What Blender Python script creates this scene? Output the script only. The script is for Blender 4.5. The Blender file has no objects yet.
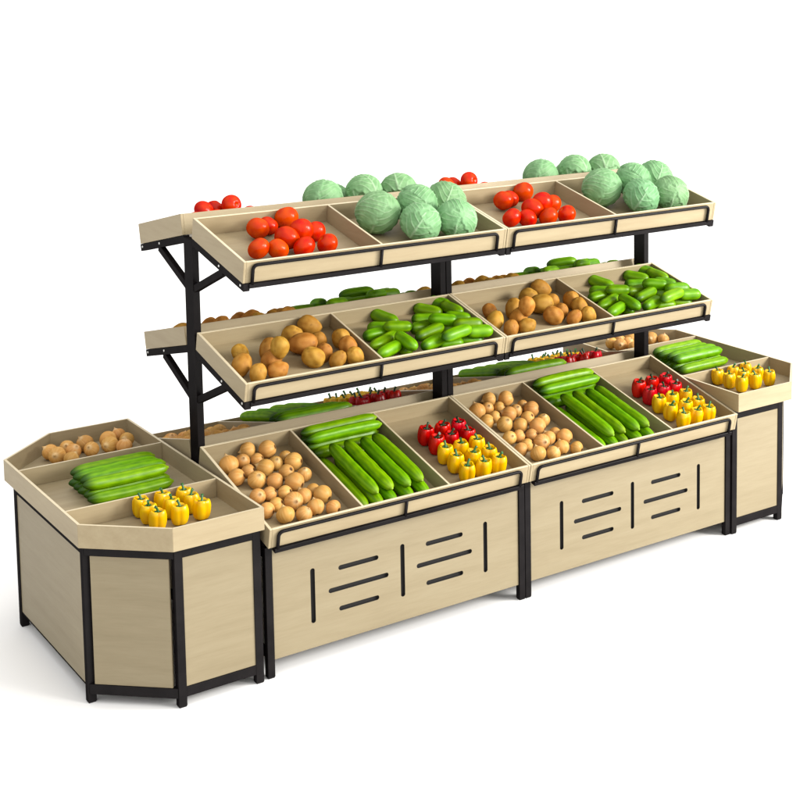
import bpy, bmesh, math, random
from mathutils import Vector, Matrix, noise
random.seed(7)
sc = bpy.context.scene
COL = sc.collection
U = 1.2                      # metres per rack module
V = Vector
DATA = {'onion': [(0.322, -0.184, 0.696, 0.322, -0.184, 0.696, 0.024), (0.308, -0.469, 0.632, 0.308, -0.469, 0.632, 0.026), (0.132, -0.504, 0.623, 0.132, -0.504, 0.623, 0.026), (0.134, -0.234, 0.687, 0.134, -0.234, 0.687, 0.026), (0.203, -0.167, 0.703, 0.203, -0.167, 0.703, 0.026), (0.14, -0.426, 0.643, 0.14, -0.426, 0.643, 0.027), (0.198, -0.442, 0.639, 0.198, -0.442, 0.639, 0.027), (0.327, -0.35, 0.662, 0.327, -0.35, 0.662, 0.028), (0.143, -0.157, 0.707, 0.143, -0.157, 0.707, 0.028), (0.259, -0.224, 0.691, 0.259, -0.224, 0.691, 0.028), (0.322, -0.618, 0.599, 0.322, -0.618, 0.599, 0.028), (0.078, -0.535, 0.62, 0.078, -0.535, 0.62, 0.029), (0.087, -0.429, 0.645, 0.087, -0.429, 0.645, 0.029), (0.252, -0.499, 0.629, 0.252, -0.499, 0.629, 0.03), (0.195, -0.618, 0.601, 0.195, -0.618, 0.601, 0.03), (0.268, -0.308, 0.674, 0.268, -0.308, 0.674, 0.03), (0.196, -0.09, 0.726, 0.196, -0.09, 0.726, 0.031), (0.196, -0.355, 0.664, 0.196, -0.355, 0.664, 0.031), (0.068, -0.27, 0.685, 0.068, -0.27, 0.685, 0.032), (0.257, -0.593, 0.609, 0.257, -0.593, 0.609, 0.032), (0.127, -0.598, 0.609, 0.127, -0.598, 0.609, 0.033), (0.132, -0.322, 0.674, 0.132, -0.322, 0.674, 0.034), (0.322, -0.524, 0.627, 0.322, -0.524, 0.627, 0.034), (0.2, -0.252, 0.691, 0.2, -0.252, 0.691, 0.034), (0.27, -0.121, 0.723, 0.27, -0.121, 0.723, 0.035), (0.195, -0.527, 0.628, 0.195, -0.527, 0.628, 0.035), (0.326, -0.253, 0.692, 0.326, -0.253, 0.692, 0.035), (0.26, -0.399, 0.658, 0.26, -0.399, 0.658, 0.036), (0.076, -0.176, 0.711, 0.076, -0.176, 0.711, 0.036)], 'tomato': [(0.295, -0.138, 1.68, 0.295, -0.138, 1.68, 0.039), (0.433, -0.398, 1.625, 0.433, -0.398, 1.625, 0.041), (0.327, -0.404, 1.626, 0.327, -0.404, 1.626, 0.043), (0.22, -0.391, 1.627, 0.22, -0.391, 1.627, 0.041), (0.143, -0.381, 1.637, 0.143, -0.381, 1.637, 0.042), (0.442, -0.266, 1.656, 0.442, -0.266, 1.656, 0.043), (0.229, -0.182, 1.682, 0.229, -0.182, 1.682, 0.044), (0.367, -0.297, 1.674, 0.367, -0.297, 1.674, 0.046), (0.285, -0.336, 1.658, 0.285, -0.336, 1.658, 0.049), (0.397, -0.093, 1.698, 0.397, -0.093, 1.698, 0.047)], 'cabbage': [(1.101, -0.211, 1.712, 1.101, -0.211, 1.712, 0.087), (0.939, -0.243, 1.718, 0.939, -0.243, 1.718, 0.085), (1.032, -0.417, 1.665, 1.032, -0.417, 1.665, 0.084), (0.862, -0.406, 1.666, 0.862, -0.406, 1.666, 0.083), (0.742, -0.259, 1.705, 0.742, -0.259, 1.705, 0.089)], 'potato': [(0.109, -0.417, 1.141, 0.109, -0.417, 1.141, 0.033), (0.073, -0.341, 1.166, 0.073, -0.341, 1.166, 0.04), (0.117, -0.232, 1.186, 0.117, -0.232, 1.186, 0.034), (0.191, -0.423, 1.143, 0.191, -0.423, 1.143, 0.037), (0.203, -0.339, 1.167, 0.203, -0.339, 1.167, 0.041), (0.229, -0.257, 1.186, 0.229, -0.257, 1.186, 0.04), (0.225, -0.372, 1.222, 0.225, -0.372, 1.222, 0.038), (0.429, -0.349, 1.159, 0.429, -0.349, 1.159, 0.035), (0.463, -0.235, 1.187, 0.463, -0.235, 1.187, 0.035), (0.366, -0.382, 1.159, 0.366, -0.382, 1.159, 0.043), (0.378, -0.157, 1.209, 0.378, -0.157, 1.209, 0.039), (0.376, -0.266, 1.191, 0.376, -0.266, 1.191, 0.047), (0.48, -0.11, 1.223, 0.48, -0.11, 1.223, 0.041), (0.456, -0.417, 1.141, 0.456, -0.417, 1.141, 0.033), (0.531, -0.426, 1.144, 0.531, -0.426, 1.144, 0.038), (0.547, -0.337, 1.166, 0.547, -0.337, 1.166, 0.039), (0.553, -0.265, 1.185, 0.553, -0.265, 1.185, 0.041)], 'gherkin': [(0.765, -0.194, 1.187, 0.787, -0.202, 1.185, 0.026), (0.986, -0.184, 1.19, 1.017, -0.194, 1.188, 0.027), (1.025, -0.304, 1.161, 1.049, -0.325, 1.156, 0.026), (1.058, -0.43, 1.131, 1.103, -0.447, 1.127, 0.026), (0.962, -0.432, 1.13, 1.004, -0.439, 1.128, 0.026), (0.777, -0.368, 1.145, 0.773, -0.425, 1.131, 0.026), (1.129, -0.052, 1.222, 1.16, -0.095, 1.212, 0.028), (1.139, -0.139, 1.22, 1.161, -0.211, 1.203, 0.027), (0.688, -0.252, 1.173, 0.773, -0.245, 1.175, 0.026), (0.774, -0.281, 1.206, 0.84, -0.304, 1.201, 0.026), (0.819, -0.077, 1.216, 0.858, -0.154, 1.197, 0.027), (0.916, -0.253, 1.173, 0.995, -0.252, 1.174, 0.026), (0.986, -0.301, 1.212, 1.05, -0.332, 1.204, 0.027), (1.033, -0.085, 1.214, 1.087, -0.143, 1.2, 0.027), (1.107, -0.23, 1.191, 1.161, -0.272, 1.181, 0.027), (1.069, -0.373, 1.188, 1.145, -0.39, 1.184, 0.027), (1.077, -0.462, 1.172, 1.143, -0.477, 1.168, 0.027), (0.76, -0.398, 1.186, 0.768, -0.484, 1.165, 0.026), (0.636, -0.47, 1.149, 0.721, -0.431, 1.158, 0.025), (0.839, -0.48, 1.152, 0.927, -0.446, 1.16, 0.026), (0.924, -0.51, 1.183, 1.037, -0.48, 1.19, 0.026), (0.655, -0.371, 1.162, 0.768, -0.319, 1.175, 0.026), (0.865, -0.386, 1.169, 0.982, -0.341, 1.18, 0.026)]}

# ------------------------------------------------------------------ materials
def new_mat(name):
    m = bpy.data.materials.new(name); m.use_nodes = True
    nt = m.node_tree; nt.nodes.clear()
    out = nt.nodes.new('ShaderNodeOutputMaterial'); b = nt.nodes.new('ShaderNodeBsdfPrincipled')
    g = nt.nodes.new('ShaderNodeBsdfGlossy'); mx = nt.nodes.new('ShaderNodeMixShader'); g.name = 'sheen'; mx.name = 'sheen_mix'
    mx.inputs[0].default_value = 0; nt.links.new(b.outputs[0], mx.inputs[1]); nt.links.new(g.outputs[0], mx.inputs[2])
    nt.links.new(mx.outputs[0], out.inputs[0])
    return m, nt, b
def sheen(nt, b, fac, rough):
    b.inputs['Specular IOR Level'].default_value = 0
    nt.nodes['sheen_mix'].inputs[0].default_value = fac; nt.nodes['sheen'].inputs['Roughness'].default_value = rough
    if b.inputs['Normal'].links: nt.links.new(b.inputs['Normal'].links[0].from_socket, nt.nodes['sheen'].inputs['Normal'])
def N(nt, t, **k):
    n = nt.nodes.new(t)
    for a, v in k.items(): setattr(n, a, v)
    return n
def ramp(nt, fac, stops, interp='LINEAR'):
    r = N(nt, 'ShaderNodeValToRGB'); r.color_ramp.interpolation = interp
    e = r.color_ramp.elements
    while len(e) < len(stops): e.new(0.5)
    for i, (p, c) in enumerate(stops): e[i].position = p; e[i].color = (*c, 1)
    nt.links.new(fac, r.inputs[0]); return r.outputs[0]
def mixc(nt, fac, a, b, mode='MIX'):
    m = N(nt, 'ShaderNodeMix', data_type='RGBA', blend_type=mode)
    for s, v in ((m.inputs[0], fac), (m.inputs[6], a), (m.inputs[7], b)):
        if hasattr(v, 'links'): nt.links.new(v, s)
        elif isinstance(v, tuple): s.default_value = (*v, 1)
        else: s.default_value = v
    return m.outputs[2]
def coords(nt, scale, rnd=True):
    tc = N(nt, 'ShaderNodeTexCoord'); mp = N(nt, 'ShaderNodeMapping')
    mp.inputs['Scale'].default_value = scale
    nt.links.new(tc.outputs['Object'], mp.inputs[0])
    if rnd:
        oi = N(nt, 'ShaderNodeObjectInfo'); mu = N(nt, 'ShaderNodeMath', operation='MULTIPLY'); mu.inputs[1].default_value = 37.0
        nt.links.new(oi.outputs['Random'], mu.inputs[0]); nt.links.new(mu.outputs[0], mp.inputs['Location'])
    return mp.outputs[0]
def noise_tex(nt, vec, scale, detail=3, rough=.5):
    n = N(nt, 'ShaderNodeTexNoise'); n.inputs['Scale'].default_value = scale
    n.inputs['Detail'].default_value = detail; n.inputs['Roughness'].default_value = rough
    nt.links.new(vec, n.inputs['Vector']); return n.outputs['Fac']
def bump(nt, b, h, strength, dist=.002):
    bp = N(nt, 'ShaderNodeBump'); bp.inputs['Strength'].default_value = strength; bp.inputs['Distance'].default_value = dist
    nt.links.new(h, bp.inputs['Height']); nt.links.new(bp.outputs[0], b.inputs['Normal'])
def wood(name, stretch, c1, c2, c3):
    m, nt, b = new_mat(name)
    v = coords(nt, stretch)
    n1 = noise_tex(nt, v, 1.0, 4, .55)
    w = tuple(s * 5 for s in stretch)
    n2 = noise_tex(nt, coords(nt, w), 1.0, 3, .6)
    base = ramp(nt, n1, [(.22, c1), (.5, c2), (.80, c3)])
    fine = ramp(nt, n2, [(.3, (.90, .88, .85)), (.62, (1, 1, 1))])
    col = mixc(nt, .55, base, fine, 'MULTIPLY')
    nt.links.new(col, b.inputs['Base Color'])
    b.inputs['Roughness'].default_value = .52; b.inputs['Specular IOR Level'].default_value = .35
    bump(nt, b, n2, .12, .001)
    return m
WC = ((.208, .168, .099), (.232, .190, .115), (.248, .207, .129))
TC = ((.275, .216, .124), (.312, .250, .149), (.335, .273, .166))       # same birch; trays coloured lighter and warmer to stand in for light inside them
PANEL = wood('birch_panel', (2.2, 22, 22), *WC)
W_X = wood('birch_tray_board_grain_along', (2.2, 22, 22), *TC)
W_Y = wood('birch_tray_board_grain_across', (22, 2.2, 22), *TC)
W_E = wood('birch_cut_edge', (9, 9, 9), (.54, .46, .31), (.58, .50, .345), (.62, .54, .38))
def metal():
    m, nt, b = new_mat('black_powder_coat')
    n = noise_tex(nt, coords(nt, (1, 1, 1)), 300, 2)
    c = ramp(nt, noise_tex(nt, coords(nt, (1, 1, 1)), 14, 3), [(.3, (.005, .004, .0045)), (.7, (.009, .0075, .008))])
    nt.links.new(c, b.inputs['Base Color']); b.inputs['Roughness'].default_value = .42
    b.inputs['Specular IOR Level'].default_value = .13
    bump(nt, b, n, .10, .0005); sheen(nt, b, .012, .38); return m
METAL = metal()
def plain(name, c, rough=.6):
    m, nt, b = new_mat(name)
    n = noise_tex(nt, coords(nt, (1, 1, 1)), 60, 3)
    nt.links.new(ramp(nt, n, [(.3, tuple(x * .88 for x in c)), (.7, c)]), b.inputs['Base Color'])
    b.inputs['Roughness'].default_value = rough; return m
FOOT_AND_SHADE = plain('black_foot_and_slot_shade', (.008, .007, .007), .9)  # black of the leg feet, and of the shade put into the slots
BOLT = plain('bright_zinc', (.62, .62, .60), .3)
STEM = plain('pepper_stem_green', (.020, .110, .022), .45)
STEM_D = plain('red_pepper_stem_dark_green', (.012, .040, .012), .5)
def attr_mat(name, rough, spec=.5, coat=0, hue=.02, val=.12, nscale=0, nstr=0, mott=None, sss=0, dim=.72, sat=1.06):
    """colour comes from the mesh's own pigment attribute, varied a little from one fruit to the next"""
    m, nt, b = new_mat(name)
    a = N(nt, 'ShaderNodeAttribute', attribute_name='pigment')
    oi = N(nt, 'ShaderNodeObjectInfo'); hs = N(nt, 'ShaderNodeHueSaturation')
    for sock, lo, hi in (('Hue', .5 - hue, .5 + hue), ('Value', 1 - val, 1 + val)):
        mr = N(nt, 'ShaderNodeMapRange'); mr.inputs[3].default_value = lo; mr.inputs[4].default_value = hi
        if sock == 'Value':
            q = N(nt, 'ShaderNodeMath', operation='MULTIPLY'); q.inputs[1].default_value = 7.31
            f = N(nt, 'ShaderNodeMath', operation='FRACT'); nt.links.new(oi.outputs['Random'], q.inputs[0]); nt.links.new(q.outputs[0], f.inputs[0]); nt.links.new(f.outputs[0], mr.inputs[0])
        else: nt.links.new(oi.outputs['Random'], mr.inputs[0])
        nt.links.new(mr.outputs[0], hs.inputs[sock])
    col = a.outputs['Color']
    if mott:
        n = noise_tex(nt, coords(nt, (1, 1, 1)), mott[0], 4, .6)
        col = mixc(nt, ramp(nt, n, [(mott[2], (0, 0, 0)), (mott[3], (1, 1, 1))]), col, mott[1], 'MULTIPLY')
    hs.inputs['Saturation'].default_value = sat
    nt.links.new(col, hs.inputs['Color']); nt.links.new(mixc(nt, 1.0, hs.outputs[0], (dim, dim, dim), 'MULTIPLY'), b.inputs['Base Color'])
    b.inputs['Roughness'].default_value = rough; b.inputs['Specular IOR Level'].default_value = spec
    b.inputs['Coat Weight'].default_value = coat; b.inputs['Coat Roughness'].default_value = .12
    if sss:
        b.inputs['Subsurface Weight'].default_value = sss; b.inputs['Subsurface Scale'].default_value = .01
    if nscale: bump(nt, b, noise_tex(nt, coords(nt, (1, 1, 1)), nscale, 3), nstr, .002)
    sheen(nt, b, spec * .12, rough)
    return m
M_ON = attr_mat('onion_skin', .42, .18, 0, .007, .14, 90, .12, (45, (.90, .84, .78), .42, .66), dim=.92)
M_TO = attr_mat('tomato_skin', .24, .16, 0, .006, .10, dim=.72)
M_CA = attr_mat('cabbage_leaf', .5, .15, 0, .012, .07, 130, .18, dim=.78)
M_PO = attr_mat('potato_skin', .55, .15, 0, .012, .13, 75, .30, (38, (.78, .66, .52), .45, .68), dim=.78)
M_CU = attr_mat('cucumber_skin', .34, .25, 0, .012, .13, 60, .12, (90, (.82, .90, .70), .45, .70))
M_BE = attr_mat('bell_pepper_skin', .26, .3, 0, .003, .08, dim=.80)
MF, nt, b = new_mat('white_studio_floor')
nt.links.new(ramp(nt, noise_tex(nt, coords(nt, (1, 1, 1), False), 1.5, 2), [(.3, (.90, .90, .90)), (.7, (.915, .915, .915))]), b.inputs['Base Color'])
b.inputs['Roughness'].default_value = .85; b.inputs['Specular IOR Level'].default_value = .1

# ------------------------------------------------------------------ mesh helpers
class MB:
    def __init__(s): s.bm = bmesh.new()
    def hexa(s, p, mat=0, top=None, bevel=.0012):
        """p: 8 corners, 0-3 bottom ring, 4-7 top ring; 'top' = slot of the top face"""
        vs = [s.bm.verts.new(q) for q in p]; F = []
        for i, f in enumerate(((3, 2, 1, 0), (4, 5, 6, 7), (0, 1, 5, 4), (1, 2, 6, 5), (2, 3, 7, 6), (3, 0, 4, 7))):
            fc = s.bm.faces.new([vs[k] for k in f]); fc.material_index = top if (i == 1 and top is not None) else mat; F.append(fc)
        bmesh.ops.recalc_face_normals(s.bm, faces=F)
        if bevel:
            es = list({e for f in F for e in f.edges})
            bmesh.ops.bevel(s.bm, geom=es, offset=bevel, segments=1, affect='EDGES', clamp_overlap=True, material=-1)
        return s
    def box(s, lo, hi, **k):
        x0, y0, z0 = lo; x1, y1, z1 = hi
        return s.hexa([V(q) for q in ((x0,y0,z0),(x1,y0,z0),(x1,y1,z0),(x0,y1,z0),(x0,y0,z1),(x1,y0,z1),(x1,y1,z1),(x0,y1,z1))], **k)
    def bar(s, a, b, w, h, up=V((0,0,1)), **k):
        a, b = V(a), V(b); d = (b - a).normalized(); sd = d.cross(up).normalized() * (w / 2); u = sd.cross(d).normalized() * (h / 2)
        return s.hexa([a-sd-u, a+sd-u, b+sd-u, b-sd-u, a-sd+u, a+sd+u, b+sd+u, b-sd+u], **k)
    def prism(s, poly, z0, z1, mat=0):
        lo = [s.bm.verts.new((x, y, z0)) for x, y in poly]; hi = [s.bm.verts.new((x, y, z1)) for x, y in poly]; n = len(poly)
        F = [s.bm.faces.new(lo[::-1]), s.bm.faces.new(hi)] + [s.bm.faces.new((lo[i], lo[(i+1)%n], hi[(i+1)%n], hi[i])) for i in range(n)]
        for f in F: f.material_index = mat
        bmesh.ops.recalc_face_normals(s.bm, faces=F); return s
    def tube(s, pts, r, n=10, mat=0):
        pts = [V(p) for p in pts]; rings = []; u = None
        for i, p in enumerate(pts):
            t = ((pts[i+1] - p) if i == 0 else (p - pts[i-1]) if i == len(pts)-1 else (pts[i+1] - pts[i-1])).normalized()
            if u is None: u = t.orthogonal().normalized()
            u = (u - t * u.dot(t)).normalized(); w = t.cross(u); rr = r[i] if isinstance(r, (list, tuple)) else r
            rings.append([s.bm.verts.new(p + (u * math.cos(2*math.pi*k/n) + w * math.sin(2*math.pi*k/n)) * rr) for k in range(n)])
        for a, c in zip(rings, rings[1:]):
            for k in range(n):
                f = s.bm.faces.new((a[k], a[(k+1)%n], c[(k+1)%n], c[k])); f.smooth = True; f.material_index = mat
        for rg in (rings[0][::-1], rings[-1]):
            f = s.bm.faces.new(rg); f.material_index = mat
        return s
    def build(s, name, mats, parent=None, loc=None):
        me = bpy.data.meshes.new(name); s.bm.to_mesh(me); s.bm.free()
        for m in (mats if isinstance(mats, (list, tuple)) else [mats]): me.materials.append(m)
        o = bpy.data.objects.new(name, me); COL.objects.link(o)
        if parent: o.parent = parent
        if loc is not None: o.location = loc
        return o
def empty(name, loc, label, cat, group=None):
    o = bpy.data.objects.new(name, None); COL.objects.link(o); o.location = loc; o.empty_display_size = .05
    o['label'] = label; o['category'] = cat
    if group: o['group'] = group
    return o
def dup_tree(o, parent=None):
    c = o.copy(); COL.objects.link(c); c.parent = parent
    for ch in [x for x in KIDS.get(o, [])]: dup_tree(ch, c)
    return c
KIDS = {}
def index_kids():
    KIDS.clear()
    for o in bpy.data.objects:
        if o.parent: KIDS.setdefault(o.parent, []).append(o)

# ------------------------------------------------------------------ floor
bpy.ops.mesh.primitive_plane_add(size=900, location=(0, 0, 0))
fl = bpy.context.object; fl.name = 'floor'; fl.data.materials.append(MF)
fl['kind'] = 'structure'

# ------------------------------------------------------------------ display rack (both sides)
TR = {1: ((-.0507, .6447), (-.6079, .5137), (-.5923, .4467)),
      2: ((-.0588, 1.0483), (-.4538, .9539), (-.4399, .8901)),
      3: ((-.0565, 1.4448), (-.4699, 1.3550), (-.4492, 1.2839))}
def frame(k):
    """back-top point, unit vector down the slope, unit normal, depth, wall height of a front tray"""
    b, f, g = [V((0, y, z)) * U for y, z in TR[k]]
    d = (f - b); L = d.length; d.normalize(); n = V((0, d.z, -d.y)); n = n if n.z > 0 else -n
    return b, d, n, L, (g - f).length
T = .0115
def fl_pt(k, x, s, h, m=1):
    """point h above the floor of tray k, s down its slope; m = -1 for the tray on the far side"""
    b, d, n, L, H = frame(k)
    q = b - n * (H - .012) + d * s + n * h
    return V((x, q.y * m, q.z))
def mir(v, m): return V((v[0], v[1] * m, v[2]))

rack = empty('display_rack', (0, 0, 0), 'left half of the stepped double-sided wooden rack, next to the left end cabinet', 'display rack', 'double-sided wooden produce racks set end to end')
LW = .0255 * U
for sx in (0, 1):
    xa, xb = (.0015, LW) if sx == 0 else (U - LW, U - .0015)
    for m in (1, -1):
        ya, yb = sorted((-.5654 * U * m, -.5404 * U * m))
        MB().box((xa, ya, .004), (xb, yb, .440 * U)).build('leg', METAL, rack)
        MB().box((xa + .002, ya + .002, 0), (xb - .002, yb - .002, .004), bevel=0).build('leg_foot', FOOT_AND_SHADE, rack)
    p = MB().box((xa, -.036 * U, 0), (xb, .036 * U, 1.366 * U)).build('post', METAL, rack)
    xo = xa if sx == 0 else xb
    for z in (.065, .40):
        MB().box((xa + .004, -.540 * U, z * U), (xb - .004, -.0365 * U, (z + .025) * U)).box((xa + .004, .0365 * U, z * U), (xb - .004, .540 * U, (z + .025) * U)).build('crossbar', METAL, rack)
    for k in (1, 2, 3):
        b, d, n, L, H = frame(k)
        for m in (1, -1):
            xm = (xa + xb) / 2
            a0 = b - n * (H + .0165) + d * ((.036 * U - .061) if k == 1 else -.022)
            s0 = (-.036 * U - b.y) / d.y
            A = b - n * (H + .0165); A = A + d * ((-.0365 * U - A.y) / d.y)
            B = b - n * (H + .0165) + d * (L + (.006 if k > 1 else -.05))
            A.x = B.x = xm
            br = MB().bar(mir(A, m), mir(B, m), xb - xa - .002, .031).build('bracket', METAL, rack)
            if k > 1:
                z0 = (1.196 if k == 3 else .806) * U
                C0 = V((xm, -.036 * U, z0)); C1 = b - n * (H + .031) + d * (L * .60); C1.x = xm
                MB().bar(mir(C0, m), mir(C1, m), xb - xa - .006, .030).build('strut', METAL, br)
                for s in (.55, .96):
                    q = b - n * (H + .014) + d * (L * s)
                    q1 = V((xo + (-.001 if sx == 0 else .001), q.y, q.z)); q2 = V((xo + (-.0035 if sx == 0 else .0035), q.y, q.z))
                    if sx == 0: q1, q2 = V((xa + .002, q.y, q.z)), V((xa - .0012, q.y, q.z))
                    else: q1, q2 = V((xb - .002, q.y, q.z)), V((xb + .0012, q.y, q.z))
                    MB().tube([mir(q1, m), mir(q2, m)], .0048, 10).build('bolt', BOLT, br)
for k in (1, 2, 3):
    b, d, n, L, H = frame(k)
    for m in (1, -1):
        t = MB(); x0, x1 = .0012, U - .0012
        def blk(xa, xb, sa, sb, ha, hb, mat, top, mb=None):
            base = b - n * H
            P = []
            for h in (ha, hb):
                for (x, s) in ((xa, sa), (xb, sa), (xb, sb), (xa, sb)):
                    q = base + d * s + n * h; P.append(mir(V((x, q.y, q.z)), m))
            (mb or t).hexa(P, mat=mat, top=top)
        blk(x0, x0 + T, 0, L, 0, H, 1, 2); blk(x1 - T, x1, 0, L, 0, H, 1, 2)
        blk(x0 + T, x1 - T, .0004, T, 0, H - .0006, 0, 2); blk(x0 + T, x1 - T, L - T, L - .0004, 0, H - .0006, 0, 2)
        blk(x0 + T, x1 - T, T, L - T, .001, .012, 0, 0)
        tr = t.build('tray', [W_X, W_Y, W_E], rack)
        for xd in ((1/3, 2/3) if k == 1 else (.5,)):
            q = MB(); blk(xd * U - T * .42, xd * U + T * .42, T, L - T, .012, H - .0016, 1, 2, q)
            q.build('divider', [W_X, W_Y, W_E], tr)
        # rail under the front edge and bent rod guard in front of it
        f = b + d * L
        q = MB(); P = []
        for h in (-(H + .019), -(H + .0006)):
            for (x, s) in ((.020 * U, -.016), (.974 * U, -.016), (.974 * U, .013), (.020 * U, .013)):
                c = f + d * s + n * h; P.append(mir(V((x, c.y, c.z)), m))
        q.hexa(P); rl = q.build('front_rail', METAL, rack)
        g = MB(); pts = []
        xl, xr, top, bot, R = .030 * U, .957 * U, .013, H + .004, .020
        pl = [(xl, bot)] + [(xl + R - R * math.cos(a), top + R - R * math.sin(a)) for a in [i * math.pi / 16 for i in range(9)]]
        pl += [(xr - R + R * math.sin(a), top + R - R * math.cos(a)) for a in [i * math.pi / 16 for i in range(9)]] + [(xr, bot)]
        for x, h in pl:
            c = f + d * .0085 - n * h; pts.append(mir(V((x, c.y, c.z)), m))
        g.tube(pts, .0068, 12)
        c0 = f + d * .0085 - n * (top + .002); c1 = f + d * .0085 - n * bot
        g.tube([mir(V((.492 * U, c0.y, c0.z)), m), mir(V((.492 * U, c1.y, c1.z)), m)], .0068, 12)
        g.build('rod_guard', METAL, rack)
# slotted front boards, cut right through
def slot_poly(cx, cz, lx, lz):
    r = min(lx, lz) / 2; pts = []
    for i in range(16):
        a = 2 * math.pi * (i + .5) / 16; c, s = math.cos(a), math.sin(a)
        pts.append((cx + (lx/2 - r) * (1 if c > 0 else -1) + r * c, cz + (lz/2 - r) * (1 if s > 0 else -1) + r * s))
    return pts
SL = []
for xc in (.1665, .5, .8335): SL.append((xc, .2357, .0165, .187))
for x_ in (.334, .666):
    for zc, ln in ((.3062, .149), (.2357, .223), (.1655, .149)): SL.append((x_, zc, ln, .0165))
for m in (1, -1):
    y0, y1 = sorted((-.5590 * U * m, -.5490 * U * m))
    pn = MB().box((LW + .0006, y0, .0575 * U), (U - LW - .0006, y1, .4365 * U)).build('slotted_panel', [PANEL, FOOT_AND_SHADE], rack)
    cut = MB()
    for s in SL:
        poly = slot_poly(s[0] * U, s[1] * U, s[2] * U, s[3] * U)
        lo = [cut.bm.verts.new((x, y0 - .02, z)) for x, z in poly]; hi = [cut.bm.verts.new((x, y1 + .02, z)) for x, z in poly]; nn = len(poly)
        F = [cut.bm.faces.new(lo[::-1]), cut.bm.faces.new(hi)] + [cut.bm.faces.new((lo[i], lo[(i+1)%nn], hi[(i+1)%nn], hi[i])) for i in range(nn)]
        for f_ in F: f_.material_index = 1  # slot sides coloured black as shade within the cut
        bmesh.ops.recalc_face_normals(cut.bm, faces=F)
    co = cut.build('cutter', [W_X, FOOT_AND_SHADE])
    md = pn.modifiers.new('cut', 'BOOLEAN'); md.object = co; md.operation = 'DIFFERENCE'; md.solver = 'EXACT'
    bpy.context.view_layer.update()
    me = bpy.data.meshes.new_from_object(pn.evaluated_get(bpy.context.evaluated_depsgraph_get()))
    pn.modifiers.clear(); pn.data = me
    bpy.data.objects.remove(co)
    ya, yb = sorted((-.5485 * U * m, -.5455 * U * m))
    MB().box((LW + .004, ya, .062 * U), (U - LW - .004, yb, .43 * U), bevel=0).build('slot_shade_sheet', FOOT_AND_SHADE, pn)  # added black sheet standing in for the shade behind the slots
index_kids()
rack2 = dup_tree(rack); rack2.location = (U, 0, 0)
rack2['label'] = 'right half of the stepped double-sided wooden rack, next to the right end cabinet'

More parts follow.
